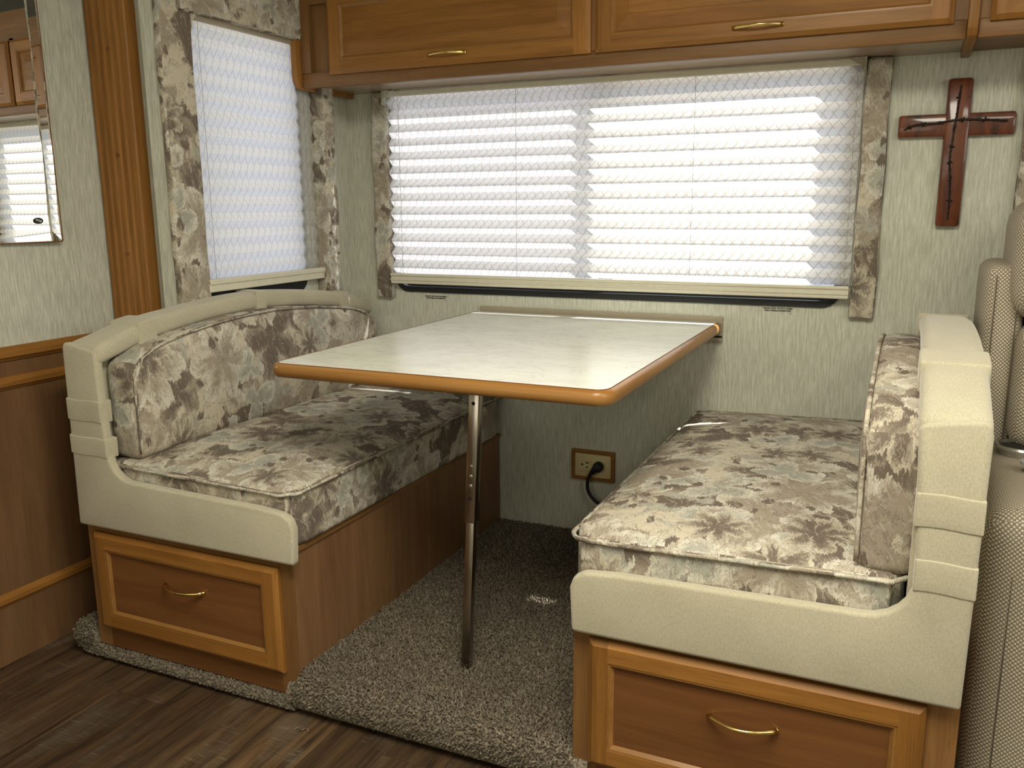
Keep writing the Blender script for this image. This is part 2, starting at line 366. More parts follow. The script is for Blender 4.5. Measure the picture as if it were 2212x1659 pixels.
obj('wall_right', box(3.2, 3.25, -3.4, .05, FZ, 2.05), WP)['kind'] = 'structure'
obj('ceiling', join(box(-.76, 3.25, -3.45, -.9, 2.0, 2.05), box(-.47, 3.25, -.9, .05, 1.94, 2.0)), CEIL)['kind'] = 'structure'
obj('ground', box(-12, 14, -12, 14, -1.3, -1.2), GROUND)['kind'] = 'structure'
# fluted post at the slide-out edge
fl = [(-.682, -.80)]
fl += [(-.682, -.829), (-.675, -.838)]
for q in range(5):
    c0 = -.659+q*.0255
    fl += [(c0-.009, -.838), (c0-.0045, -.8355), (c0+.0045, -.8355), (c0+.009, -.838)]
fl += [(-.533, -.838), (-.529, -.834), (-.529, -.80)]
t = thing('trim_1', (-.60, -.82, FZ), 'fluted honey oak trim board standing at the edge of the slide-out', kind='structure')
obj('board', prism(fl, FZ, 2.0, 2), OAK, t, grain=2)
for z in (1.514, 1.236, .965): obj('screw_plug', lathe([(.006, -.8395), (.006, -.835), (.001, -.834)], (-.600, 0, z), 10, 1), OAKP, t)
# mirror-wall mouldings and wainscot
def mould(name, x, y0, y1, z0, z1, d, lab):
    pr = [(x, z0), (x+d*.5, z0), (x+d*.62, z0+(z1-z0)*.12), (x+d, z0+(z1-z0)*.3), (x+d, z1-(z1-z0)*.35), (x+d*.7, z1-(z1-z0)*.15), (x+d*.45, z1), (x, z1)]
    v, f = prism([(p, q) for p, q in pr], y0, y1, 1); o = obj(name, (v, f), OAK, grain=1, smooth=.6); tag(o, lab, kind='structure')
mould('trim_2', -.685, -3.4, -.80, .709, .745, .022, 'upper oak chair rail moulding on the mirror wall')
mould('trim_3', -.685, -3.4, -.80, .6355, .669, .020, 'lower oak chair rail moulding on the mirror wall')
mould('trim_4', -.685, -3.4, -.80, .067, .102, .016, 'low oak moulding near the floor on the mirror wall')
tag(obj('trim_5', join(box(-.685, -.679, -3.4, -.80, FZ, .712)), VEN, grain=2), 'oak veneer wainscot below the chair rail of the mirror wall', kind='structure')
# ------------------------------------------------------------------ windows
def ring(a0, a1, z0, z1, w, r, d0, d1, axis, seg=6):   # rounded frame ring; axis 1 = in wall y, 0 = in wall x
    def rr_(a0, a1, z0, z1, r):
        o = []
        for cx, cz, s in ((a1-r, z1-r, 0), (a0+r, z1-r, 1), (a0+r, z0+r, 2), (a1-r, z0+r, 3)):
            for j in range(seg+1): q = math.pi/2*(s+j/seg); o.append((cx+r*math.cos(q), cz+r*math.sin(q)))
        return o
    A = rr_(a0, a1, z0, z1, r); B = rr_(a0+w, a1-w, z0+w, z1-w, max(r-w, .004)); n = len(A); V = []; F = []
    for d in (d0, d1):
        for L in (A, B): V += [((p, d, q) if axis == 1 else (d, p, q)) for p, q in L]
    for i in range(n):
        j = (i+1) % n
        F += [(i, j, n+j, n+i), (2*n+i, 3*n+i, 3*n+j, 2*n+j), (i, 2*n+i, 2*n+j, j), (n+i, n+j, 3*n+j, 3*n+i)]
    return V, F
t = thing('window_1', (.505, 0, .80), 'wide dinette window behind the pleated shade on the long wall', kind='structure')
obj('frame', ring(-.235, 1.245, .795, 1.53, .019, .05, -.007, .05, 1), BLK, t)
obj('mullion', box(.507, .547, .030, .050, .812, 1.505), BLK, t)
obj('pane', box(-.214, .51, .036, .039, .830, 1.504), GL, t); obj('pane', box(.544, 1.224, .036, .039, .830, 1.504), GL, t)
obj('head', box(-.214, 1.224, -.006, .008, 1.464, 1.5045), BLK, t)
obj('sill', box(-.214, 1.224, .024, .049, .806, .832), BLK, t)
obj('insect_screen', ([(-.212, .044, .833), (.508, .044, .833), (.508, .044, 1.503), (-.212, .044, 1.503)], [(0, 1, 2, 3)]), SCREEN, t)
t = thing('window_2', (-.42, -.47, .82), 'small window on the end wall above the left bench', kind='structure')
obj('frame', ring(-.755, -.265, .815, 1.635, .020, .05, -.468, -.4185, 0), BLK, t)
obj('pane', box(-.456, -.453, -.738, -.283, .85, 1.616), GL, t)
obj('sill', box(-.466, -.4195, -.738, -.283, .834, .858), BLK, t)
# ------------------------------------------------------------------ pleated shades
def pleats(axis, a0, a1, ztop, zbot, nf, din, dout, na=2):
    """zig-zag sheet: folds alternate between depth din and dout; returns verts, faces, uvs"""
    V, F, UV = [], [], []; v = 0
    jit = random.Random(3)
    for i in range(nf+1):
        z = ztop+(zbot-ztop)*i/nf; d = (din if i % 2 else dout)
        if i: v += math.hypot((ztop-zbot)/nf, din-dout)
        for j in range(na+1):
            a = a0+(a1-a0)*j/na; dz = jit.uniform(-.0006, .0006) if 0 < j < na else 0
            V.append((a, d, z+dz) if axis == 1 else (d, a, z+dz)); UV.append((a, v))
    for i in range(nf):
        for j in range(na): k = i*(na+1)+j; F.append((k, k+1, k+na+2, k+na+1))
    return V, F, UV
def pleat_obj(V, F, UV, mat, parent):
    o = obj('pleated_fabric', (V, F), mat, parent, uv=False); me = o.data; l = me.uv_layers.new(name='UVMap').data
    for p in me.polygons:
        for li in p.loop_indices: l[li].uv = UV[me.loops[li].vertex_index]
    return o
t = thing('pleated_shade', (.51, -.03, .80), 'wide cream pleated shade drawn down over the dinette window on the long wall', 'window shade', group='pleated window shades')
obj('headrail', bev(box(-.234, 1.268, -.042, -.032, 1.450, 1.4695), .003), CRM, t)
V, F, UV = pleats(1, -.227, 1.268, 1.453, .862, 26, -.041, -.018, 30); pleat_obj(V, F, UV, SH1, t)
obj('bottom_rail', join(bev(box(-.232, 1.268, -.046, -.022, .826, .858), .003), box(-.232, 1.268, -.049, -.03, .838, .842), bev(box(-.232, 1.268, -.050, -.03, .852, .862), .003)), CRM, t)
for x in (-.185, .248, .816, 1.252):
    obj('lift_cord', tube([(x+R.uniform(-.001, .001)+(.002 if i % 2 else 0), -.0435 if i % 2 else -.036, 1.450-.588*i/52) for i in range(53)], .0007, n=5), CORD, t)
t = thing('pleated_shade', (-.405, -.48, .83), 'small cream pleated shade covering the end wall window above the left bench', 'window shade', group='pleated window shades')
obj('headrail', bev(box(-.418, -.398, -.745, -.215, 1.592, 1.625), .003), RAIL, t)  # taupe instead of cream: the shadow below the header is put into the colour
V, F, UV = pleats(0, -.752, -.200, 1.600, .885, 30, -.4098, -.4165, 10); pleat_obj(V, F, UV, SH2, t)
obj('bottom_rail', join(bev(box(-.412, -.388, -.748, -.206, .853, .888), .003), bev(box(-.410, -.384, -.748, -.206, .874, .890), .003)), CRM, t)
for y in (-.70, -.25): obj('lift_cord', tube([(-.4088, y, 1.59), (-.4088, y, .88)], .0006, n=5), CORD, t)
# ------------------------------------------------------------------ fabric window valances
def soft(x0, x1, y0, y1, z0, z1, r=.009, n=(4, 4, 10), amp=.002, seed=0):
    rd = random.Random(seed); ph = [rd.uniform(0, 6) for _ in range(4)]
    def w(p): return Vector((p.x+amp*math.sin(p.z*23+ph[0]), p.y+amp*math.sin(p.z*19+ph[1]), p.z+amp*.6*math.sin(p.x*70+p.y*70+ph[2])))
    return rbox(x0, x1, y0, y1, z0, z1, r, n, w)
t = thing('window_valance', (.52, -.02, .77), 'padded floral fabric surround at both sides of the wide dinette window', 'valance', group='floral window valances')
obj('side_panel', soft(-.303, -.238, -.030, -.001, .773, 1.470, seed=1), FLO, t, True, None, .3)
obj('side_panel', soft(1.271, 1.337, -.030, -.001, .770, 1.470, seed=2), FLO, t, True, None, 1.7)
obj('corner_gusset', prism([(-.240, 1.470), (-.240, 1.425), (-.222, 1.455), (-.195, 1.470)], -.054, -.001, 1), FLO, t, grain=None)
obj('corner_gusset', prism([(1.273, 1.470), (1.225, 1.470), (1.258, 1.452), (1.273, 1.420)], -.054, -.001, 1), FLO, t, grain=None)
t = thing('window_valance', (-.40, -.5, .80), 'padded floral fabric surround with top header around the small end window', 'valance', group='floral window valances')
obj('side_panel', soft(-.4195, -.393, -.852, -.738, .78, 1.75, seed=3), FLO, t, True, None, 2.9)
obj('side_panel', soft(-.4195, -.362, -.212, -.150, .790, 1.75, seed=4), FLO, t, True, None, 4.1)
obj('corner_gusset', prism([(-.742, 1.612), (-.742, 1.560), (-.735, 1.585), (-.712, 1.612)], -.4185, -.391, 0), FLO, t, grain=None)
obj('header', soft(-.4195, -.376, -.790, -.20, 1.603, 1.78, seed=5), FLO, t, True, None, 5.3)
t = thing('window_valance', (1.70, -.02, 1.04), 'end of a floral window surround cut off at the right border above the recliner', 'valance', 'floral window valances')
obj('side_panel', soft(1.652, 1.730, -.030, -.001, 1.045, 1.468, seed=6), FLO, t, True, None, 6.6)
# ------------------------------------------------------------------ overhead cabinets
def cbox(x0, x1, z0, z1, yb, yf, c, sides):   # front chamfered on given sides (l r b t)
    l, r, b, t_ = [c if s in sides else 0 for s in 'lrbt']; ym = yf+c*.8
    V = [(x, y, z) for (x, z) in ((x0, z0), (x1, z0), (x1, z1), (x0, z1)) for y in (yb,)]
    V += [(x, ym, z) for (x, z) in ((x0, z0), (x1, z0), (x1, z1), (x0, z1))]
    V += [(x0+l, yf, z0+b), (x1-r, yf, z0+b), (x1-r, yf, z1-t_), (x0+l, yf, z1-t_)]
    F = [(0, 1, 2, 3)]
    for i in range(4): j = (i+1) % 4; F += [(i, 4+i, 4+j, j), (4+i, 8+i, 8+j, 4+j)]
    return V, F+[(8, 11, 10, 9)]
def pull(xc, yf, z, L, out, parent, name='handle'):
    pts = [(xc-L/2+L*i/14, yf-.004-out*math.sin(math.pi*i/14)**.8, z) for i in range(15)]
    o = obj(name, join(tube(pts, .0046, n=8, rf=lambda q: 1.0-.2*math.sin(math.pi*q)+.25*abs(2*q-1)**6), lathe([(.0056, yf+.0005), (.0052, yf-.003), (.0044, yf-.005)], (xc-L/2, 0, z), 12, 1), lathe([(.0056, yf+.0005), (.0052, yf-.003), (.0044, yf-.005)], (xc+L/2, 0, z), 12, 1)), BRASS, parent, True)
    tag(o, 'bowed brass pull'); return o
def door(name, parent, x0, x1, z0, z1, yb, yf, fwid, raised, hx, hz, hl, hout, pm, fb=None):
    fb = fb or fwid; c = .011
    d = obj(name, box(x0+.006, x1-.006, yb-.004, yb, z0+.006, z1-.006), OAKP, parent)
    obj('stile', cbox(x0, x0+fwid, z0, z1, yb, yf, c, 'lbt'), OAK, d, grain=2); obj('stile', cbox(x1-fwid, x1, z0, z1, yb, yf, c, 'rbt'), OAK, d, grain=2)
    obj('rail', cbox(x0+fwid, x1-fwid, z0, z0+fb, yb, yf, c, 'b'), OAK, d, grain=0); obj('rail', cbox(x0+fwid, x1-fwid, z1-fb, z1, yb, yf, c, 't'), OAK, d, grain=0)
    a0, a1, b0, b1 = x0+fwid, x1-fwid, z0+fb, z1-fb; w = .011; yr = yf+.009
    def rng(A, ya_, B, yb_):
        V = [(x, ya_, z) for x, z in ((A[0], A[2]), (A[1], A[2]), (A[1], A[3]), (A[0], A[3]))]+[(x, yb_, z) for x, z in ((B[0], B[2]), (B[1], B[2]), (B[1], B[3]), (B[0], B[3]))]
        return V, [(i, (i+1) % 4, 4+(i+1) % 4, 4+i) for i in range(4)]
    ins = lambda q: (a0+q, a1-q, b0+q, b1-q)
    obj('moulding', join(rng(ins(0), yf+.0015, ins(w*.45), yf+.0015), rng(ins(w*.45), yf+.0015, ins(w), yr)), EDGE, d, grain=0)
    if raised:
        e = w+.038
        V, F = join(rng(ins(w), yr, ins(e), yf+.003), rng(ins(e), yf+.003, ins(e+.0005), yf+.0015))
        n = len(V); V += [(x, yf+.0015, z) for x, z in ((ins(e+.0005)[0], ins(e+.0005)[2]), (ins(e+.0005)[1], ins(e+.0005)[2]), (ins(e+.0005)[1], ins(e+.0005)[3]), (ins(e+.0005)[0], ins(e+.0005)[3]))]
        F.append((n, n+1, n+2, n+3)); obj('panel', (V, F), pm, d, grain=0)
    else:
        obj('panel', ([(a0+w*.9, yr, b0+w*.9), (a1-w*.9, yr, b0+w*.9), (a1-w*.9, yr, b1-w*.9), (a0+w*.9, yr, b1-w*.9)], [(0, 1, 2, 3)]), pm, d, grain=0)
    pull(hx, (yf if raised else yr), hz, hl, hout, d)
    return d
CT = 1.745
def endpanel(x0, x1, parent):
    pr = [(0, CT+.10), (0, 1.4555), (-.275, 1.4555), (-.295, 1.462), (-.306, 1.478), (-.309, 1.50), (-.309, CT+.10)]
    obj('end_panel', bev(prism([(p-.001, q) for p, q in pr], x0, x1, 0), .003), OAK, parent, .6, grain=2)
t = thing('overhead_cabinet', (.55, -.15, 1.46), 'long honey oak overhead cabinet with two raised panel doors above the dinette window', 'cabinet', group='overhead cabinets')
endpanel(-.405, -.383, t); endpanel(1.495, 1.517, t)
obj('bottom_panel', box(-.383, 1.495, -.272, -.001, 1.471, 1.480), VEN, t).data.materials[0] = wood('lightened glossy underside', (.30, .21, .14), (.36, .26, .18), .2, 60, .1)  # wood tone raised to stand for window-shade light reflecting off the underside
obj('face_rail', bev(box(-.383, 1.495, -.285, -.265, 1.4585, 1.505), .004), FRAME, t, .6, grain=0)
obj('face_rail', box(-.383, 1.495, -.285, -.265, CT-.04, CT+.10), FRAME, t, grain=0)
obj('face_stile', box(-.383, -.345, -.288, -.265, 1.503, CT+.1), FRAME, t, grain=2)
obj('face_stile', box(.578, .606, -.285, -.265, 1.5, CT), FRAME, t, grain=2); obj('face_stile', box(1.455, 1.495, -.285, -.265, 1.5, CT), FRAME, t, grain=2)
obj('face_filler', box(-.345, -.265, -.268, -.262, 1.5, CT), FRAME, t, grain=2)
obj('carcass', box(-.383, 1.495, -.262, -.002, 1.482, CT+.1), VEN, t)
door('door', t, -.272, .586, 1.493, CT-.01, -.284, -.304, .046, True, .150, 1.5225, .118, .022, OAK, .040)
door('door', t, .599, 1.466, 1.493, CT-.01, -.284, -.304, .046, True, 1.028, 1.5225, .118, .022, OAK, .040)
t = thing('overhead_cabinet', (2.0, -.15, 1.46), 'oak overhead cabinet cut off at the top right corner past the divider', 'cabinet', group='overhead cabinets')
obj('bottom_panel', box(1.5175, 2.5, -.272, -.001, 1.471, 1.480), VEN, t)
obj('face_rail', bev(box(1.5175, 2.5, -.285, -.265, 1.4585, 1.505), .004), FRAME, t, .6, grain=0)
obj('face_stile', box(1.5175, 1.56, -.285, -.265, 1.5, CT+.1), FRAME, t, grain=2)
obj('carcass', box(1.5175, 2.5, -.262, -.002, 1.482, CT+.1), VEN, t)
door('door', t, 1.540, 2.40, 1.493, CT-.01, -.284, -.304, .046, True, 1.97, 1.5225, .118, .022, OAK, .040)
# ------------------------------------------------------------------ dinette benches
ARCH = [(-1.19, .758), (-1.10, .785), (-1.02, .810), (-.82, .837), (-.60, .845), (-.43, .835), (-.21, .809), (0, .762)]
def arch(y): return smoothi(y, ARCH)
def bench(side):
    L = side == 'left'; xo, s = (-.49, 1) if L else (1.553, -1)
    X = lambda a: xo+s*a
    bw = .652 if L else .686
    def bx(a0, a1, *r): a, b = sorted((X(a0), X(a1))); return box(a, b, *r)
    root = thing('dinette_bench', (X(.33), -.6, 0), ('left' if L else 'right')+' dinette bench with honey oak drawer base and tan suede arm '+('below the small window' if L else 'beside the recliner'), 'bench', group='dinette benches')
    zb = .293 if L else .275
    obj('side_panel', bx(bw-.018, bw, -1.130, -.004, -.004, .302), VEN, root, grain=2)
    obj('side_panel', bx(.002, .02, -1.130, -.004, -.05 if not L else -.05, .302), VEN, root, grain=2)
    obj('seat_board', bx(.005, bw+.006, -1.140, -.003, .302, .3135), FRAME, root, grain=1)
    # face frame
    z0, z1 = -.052, .301; yb, yf = -1.130, -1.150
    da0, da1, dz0, dz1 = (.034, .630, .006, .272) if L else (.052, .652, -.012, .262)
    obj('face_stile', bx(.002, da0+.015, yf, yb, z0, z1), FRAME, root, grain=2); obj('face_stile', bx(da1-.015, bw+.001, yf, yb, z0, z1), FRAME, root, grain=2)
    obj('face_rail', bx(da0+.015, da1-.015, yf, yb, z0, dz0+.02), OAKP, root, grain=0); obj('face_rail', bx(da0+.015, da1-.015, yf, yb, dz1-.02, z1), FRAME, root, grain=0)
    a, b = sorted((X(da0), X(da1)))
    d = door('drawer', root, a, b, dz0, dz1, yf-.0005, yf-.019, .042, False, (a+b)/2+(.003 if L else .0), .168 if L else .156, .122, .026, OAKP)
    # padded suede arm: L-shaped front
    out = [(.004, zb), (.012, .755), (.016, .766), (.024, .768), (.116, .752), (.122, .744)] if L else [(.004, zb), (-.002, .74), (.002, .758), (.012, .764), (.094, .752), (.103, .744)]
    inner = [(.124, .60), (.131, .50)] if L else [(.096, .60), (.089, .49)]
    bt = .424 if L else .412
    c0 = inner[-1]; rad = .075
    arc = [(c0[0]+rad-rad*math.cos(q*math.pi/12), c0[1]-.0-rad*math.sin(q*math.pi/12)+ (0)) for q in range(1, 7)]
    k = (bt+.004-arc[-1][1]); arc = [(p, q+k*(i+1)/6) for i, (p, q) in enumerate(arc)]
    endx = .692 if L else .688
    out += inner+arc+[(endx-.10, bt-.004), (endx-.030, bt-.010), (endx-.008, bt-.022), (endx, bt-.045), (endx-.004, zb+.006), (endx-.008, zb)]
    arm = obj('arm_front', bev(prism([(X(p), q) for p, q in out], -1.176, -1.1505, 1), .007, 3), TAN, root, .7, grain=None)
    arm2 = obj('arm_core', prism([(X(.026), zb+.01), (X(.026), .74), (X(.075), .74), (X(.075), .40), (X(.12), .33), (X(bw-.06), .32), (X(bw-.06), zb+.01)], -1.151, -1.12, 1), TAN, root)
    # gathered bands around the post
    for zc, h in (((.600, .056), (.509, .050)) if L else ((.611, .058), (.500, .056))):
        f = (zc-zb)/(.74-zb)
        a0 = (.004+.008*f if L else .004-.006*f)-.0016; a1 = (.1315-.009*(zc-.5)*10 if L else .089+.007*(zc-.49)/.11)+.0016
        q = sorted((X(a0), X(a1)))
        obj('band', rbox(q[0], q[1], -1.1778, -1.14, zc-h/2, zc+h/2, .0035, (5, 2, 3), lambda p: Vector((p.x, p.y, p.z-.06*(p.x-q[0])*(.3 if L else .25)+.0015*math.sin(p.x*60)))), TAN, root, .6, None, zc)
    # arched roll along the top of the back
    def roll(y0, y1, g=0, z=.052):
        a0, a1 = (.075-g, .152+g) if L else (-.002-g, .104+g)
        q = sorted((X(a0), X(a1)))
        def w(p):
            zz = arch(p.y)-z+(p.z)*1.0
            sh = (-.066*max(0, min(1, (-.90-p.y)/.27))*(1 if p.x < -.37 else .35)) if L else 0
            return Vector((p.x+sh, p.y, zz))
        return rbox(q[0], q[1], y0, y1, -g, z+g, .006 if g else .020, (4, max(3, int((y1-y0)/.05)), 1), w)
    obj('back_roll', roll(-1.172, -.004), TAN, root, True, None)
    for (y0, y1) in ([(-1.05, -.995), (-.62, -.575), (-.20, -.150)] if L else [(-.985, -.905), (-.30, -.16)]):
        obj('band', roll(y0, y1, .0035, .052), TAN, root, .7, None, y0)
    ba, bb = (.078, .085) if L else (.004, .10)
    obj('back_board', bx(ba if L else .05, .09 if L else .098, -1.14, -.004, .313, .735), TAN, root)
    # ---- loose cushions
    q0, q1 = (-.405, .180) if L else (.853, 1.452)
    y0, y1 = -1.148, -.008; zt = .462 if L else .471
    xc, yc = (q0+q1)/2, (y0+y1)/2
    def sw(p):
        u, v = (p.x-xc)/((q1-q0)/2), (p.y-yc)/((y1-y0)/2); h = max(0, (p.z-.33)/(zt-.33)); f = max(0, 1-abs(u)**3.2)*max(0, 1-abs(v)**4)
        xx = xc+(p.x-xc)*(1-(.0 if abs(v) < .9 else (abs(v)-.9)*.35))
        return Vector((xx, p.y, p.z+(.026*f+.002*math.sin(p.x*21+p.y*13)*f-.006*s*u)*h))
    def loop(z, r=.045, e=.003):
        o = []
        for cx, cy, sgn in ((q1-r, y1-r*.5, 0), (q0+r, y1-r*.5, 1), (q0+r, y0+r, 2), (q1-r, y0+r, 3)):
            for j in range(7):
                a = math.pi/2*(sgn+j/6); o.append((cx+(r+e)*math.cos(a), cy+(r+e)*math.sin(a)*(1 if sgn > 1 else .5), z+.0015*math.sin(7*a+cx*9)-.006*s*(1 if cx > xc else -1)))
        res = []
        for i, p in enumerate(o):
            res.append(Vector(p)); n_ = Vector(o[(i+1) % len(o)])
            if (n_-Vector(p)).length > .15: res += [Vector(p).lerp(n_, k_/12) for k_ in range(1, 12)]
        return res
    c = thing('seat_cushion', (xc, yc, .314), ('left' if L else 'right')+' floral tapestry seat cushion with piping on the '+('left' if L else 'right')+' dinette bench', 'cushion', group='seat cushions')
    def plan(p):   # round the plan corners
        w = sw(p); r = .045
        for cx, sx_ in ((q0+r, -1), (q1-r, 1)):
            for cy, sy_ in ((y0+r, -1), (y1-r, 1)):
                dx, dy = (w.x-cx)*sx_, (w.y-cy)*sy_
                if dx > 0 and dy > 0:
                    m_ = max(dx, dy); l = math.hypot(dx, dy)
                    if l > 1e-9: k_ = m_/l; w.x = cx+sx_*dx*k_; w.y = cy+sy_*dy*k_
        return w
    obj('cover', rbox(q0, q1, y0, y1, .315, zt, .016, (16, 28, 4), plan), FLO, c, True, None, .0 if L else 2.35)
    obj('piping', tube(loop(zt-.008), .0048, True, 6), FLO, c, True, None, .7)
    # back cushion with arched top
    b0, b1 = (-.398, -.298) if L else (1.372, 1.462)
    by0, by1 = -1.128, -.045; zb0 = .470
    H = .26
    def top(y): return arch(y)-.050-.030*max(0, (y+.20)/.155)**2*.6-(.02*max(0, (-1.06-y)/.07)**2)
    def bw_(p):
        h = (p.z-zb0)/H; v = (p.y-(by0+by1)/2)/((by1-by0)/2)
        z = zb0+h*(top(p.y)-zb0); pf = .016*max(0, 1-abs(v)**5)*math.sin(math.pi*min(1, max(0, h)))**.6
        fr = (p.x-b0)/(b1-b0) if L else (b1-p.x)/(b1-b0)
        return Vector((p.x+(s*pf*fr), p.y, z))
    c = thing('back_cushion', ((b0+b1)/2, (by0+by1)/2, zb0), ('left' if L else 'right')+' arched floral tapestry back cushion standing on the '+('left' if L else 'right')+' seat', 'cushion', group='back cushions')
    obj('cover', rbox(b0, b1, by0, by1, zb0, zb0+H, .022, (3, 26, 10), bw_), FLO, c, True, None, 5.2 if L else 7.9)
    xf = b1-.002 if L else b0+.002
    pts = [Vector((xf, by0+.004, zb0+.018+(top(by0)-zb0-.055)*i/8)) for i in range(9)]
    pts += [Vector((xf, y, top(y)-.004)) for y in [by0+.03+(by1-by0-.10)*i/24 for i in range(25)]]
    pts += [Vector((xf, by1-.02, top(by1-.04)-.03)), Vector((xf, by1-.006, top(by1)-.08)), Vector((xf, by1-.004, zb0+.03))]
    obj('piping', tube([p+Vector((s*.003, 0, 0)) for p in pts], .0045, False, 6), FLO, c, True, None, .4)
bench('left'); bench('right')
# ------------------------------------------------------------------ table
t = thing('dinette_table', (.50, -.55, 0), 'white marbled laminate dinette table with oak edge hinged to the window wall', 'table')
TX0, TX1, TY0, TY1, TZ = .098, .902, -1.078, -.026, .740
def rrect(x0, x1, y0, y1, r, seg=8):
    o = [(x1, y1), (x0, y1)]
    for cx, cy, q in ((x0+r, y0+r, 2), (x1-r, y0+r, 3)): o += [(cx+r*math.cos(math.pi/2*(q+j/seg)), cy+r*math.sin(math.pi/2*(q+j/seg))) for j in range(seg+1)]
    return o
obj('tabletop', prism(rrect(TX0, TX1, TY0, TY1, .028), TZ-.030, TZ, 2), LAM, t)
path = rrect(TX0, TX1, TY0, TY1, .028)[1:]+[(TX1, TY1)]
prof = [(-.001, TZ-.0006), (.006, TZ-.0012), (.011, TZ-.005), (.0145, TZ-.011), (.0150, TZ-.018), (.0135, TZ-.025), (.009, TZ-.031), (-.001, TZ-.033)]
V, F = [], []
for i, p in enumerate(path):
    a = Vector(path[max(i-1, 0)]); b = Vector(path[min(i+1, len(path)-1)]); d = (b-a).normalized(); n_ = Vector((d.y, -d.x))
    if (Vector(p)+n_*.01-Vector((.5, -.55))).length < (Vector(p)-Vector((.5, -.55))).length: n_ = -n_
    V += [(p[0]+n_.x*o, p[1]+n_.y*o, z) for o, z in prof]
m_ = len(prof)
for i in range(len(path)-1): F += [(i*m_+j, i*m_+j+1, (i+1)*m_+j+1, (i+1)*m_+j) for j in range(m_-1)]
F += [tuple(range(m_)), tuple((len(path)-1)*m_+j for j in range(m_))]
obj('edge_band', (V, F), EDGE, t, .9, grain=0)
obj('seam_line', tube([(p[0]+(.0006 if p[0] > .5 else -.0006), p[1]-.0004, TZ-.0002) for p in path], .0011, n=5), OAKP, t)
lb, lt = Vector((.517, -.947, .002)), Vector((.517, -.868, .71))
def sq(a, b, w, d):
    V = []
    for p in (a, b): V += [(p.x-w/2, p.y-d/2, p.z), (p.x+w/2, p.y-d/2, p.z), (p.x+w/2, p.y+d/2, p.z), (p.x-w/2, p.y+d/2, p.z)]
    return V, [(0, 1, 2, 3), (4, 7, 6, 5)]+[(i, (i+1) % 4, 4+(i+1) % 4, 4+i) for i in range(4)]
leg = obj('leg', bev(sq(lb, lb.lerp(lt, .56), .0215, .0215), .002), CHR, t, .5); tag(leg, 'chrome telescoping support leg')
obj('leg_sleeve', bev(sq(lb.lerp(lt, .50), lt, .0265, .0265), .002), CHR, leg, .5)
for z, r, mat in ((.415, .0045, HOLE), (.445, .0045, SIL), (.468, .0045, SIL), (.492, .0035, SIL), (.640, .0045, HOLE)):
    f = (z-.002)/.708; y = lb.lerp(lt, f).y-.0135
    obj('leg_button', lathe([(r, y+.001), (r, y-.0006), (r*.7, y-.0012)], (.517, 0, z), 10, 1), mat, leg)
obj('leg_hinge', box(.49, .545, -.89, -.845, .695, .709), CHR, t)
# wall rail that carries the table
t = thing('table_rail', (.51, -.01, .68), 'taupe mounting rail on the window wall holding the table edge', 'rail')
obj('rail_body', join(bev(box(.098, .918, -.021, -.001, .682, .733), .002, 1), bev(box(.098, .918, -.013, -.001, .733, .756), .002, 1)), RAIL, t)
obj('rail_groove', box(.0985, .9182, -.0225, -.0205, .694, .700), DARK, t)
# ------------------------------------------------------------------ carpet
t = thing('carpet', (.5, -.6, -.05), 'gray brown shag carpet of the slide-out floor wrapped over its front edge', 'carpet')
NC = (-1.115, -.055, .052)   # nose centre y,z,r between the benches
prof = [(-.002, -.004), (-.9, -.004)]+[(NC[0]-NC[2]*math.sin(q), NC[1]+NC[2]*math.cos(q)) for q in [math.pi*.62*i/8 for i in range(9)]]+[(-1.12, -.085), (-.002, -.06)]
low = [(-.9, -.063), (-1.13, -.058)]+[(-1.152-.016*math.sin(q), -.074+.015*math.cos(q)) for q in [math.pi*.7*i/6 for i in range(7)]]+[(-1.13, -.090), (-.9, -.085)]
lef = [(-1.13, -.085), (-1.165, -.07), (-1.172, -.045), (-1.165, -.02), (-1.14, -.006), (-.9, -.004), (-.9, -.085)]
obj('carpet_backing', join(prism(prof, .145, .90, 0), prism(low, -.53, .165, 0), prism(low, .868, 1.58, 0), prism(lef, -.555, -.490, 0), box(.90, 2.4, -1.1, -.002, -.085, -.004)), PILE, t, .7)
TV, TF = [], []
def tuft(p, n, hs=1.0):
    n = (n+Vector((R.uniform(-.75, .75), R.uniform(-.75, .75), R.uniform(-.2, .5)))).normalized()
    a = n.cross(Vector((R.uniform(-1, 1), R.uniform(-1, 1), R.uniform(-1, 1)))).normalized(); b = n.cross(a); h = R.uniform(.006, .0115)*hs; w = R.uniform(.0016, .0028); k = len(TV)
    tip = p+n*h
    for j in range(3): q = 2*math.pi*j/3; TV.append(p+(a*math.cos(q)+b*math.sin(q))*w*1.0-n*.001)
    for j in range(3): q = 2*math.pi*j/3; TV.append(tip+(a*math.cos(q)+b*math.sin(q))*w*.75)
    TF.extend([(k+j, k+(j+1) % 3, k+3+(j+1) % 3, k+3+j) for j in range(3)]+[(k+3, k+4, k+5)])
def scatter(pr, x0, x1, step, hs=1.0):
    for (a, b) in zip(pr, pr[1:]):
        d = Vector((0, b[0]-a[0], b[1]-a[1])); L_ = d.length; n_ = Vector((0, d.z, -d.y)).normalized()
        nn = max(1, round(L_/step)); mx = max(1, round((x1-x0)/step))
        for i in range(nn):
            for j in range(mx):
                f = (i+R.random())/nn; x = x0+(x1-x0)*(j+R.random())/mx
                tuft(Vector((x, a[0]+d.y*f, a[1]+d.z*f)), n_ if n_.z > -.2 and (n_.z > 0 or n_.y < 0) else -n_, hs)
scatter(prof[:11], .160, .868, .0052)
scatter(low[1:9], -.53, .165, .0042, .6); scatter(low[1:9], .866, .95, .005, .6)
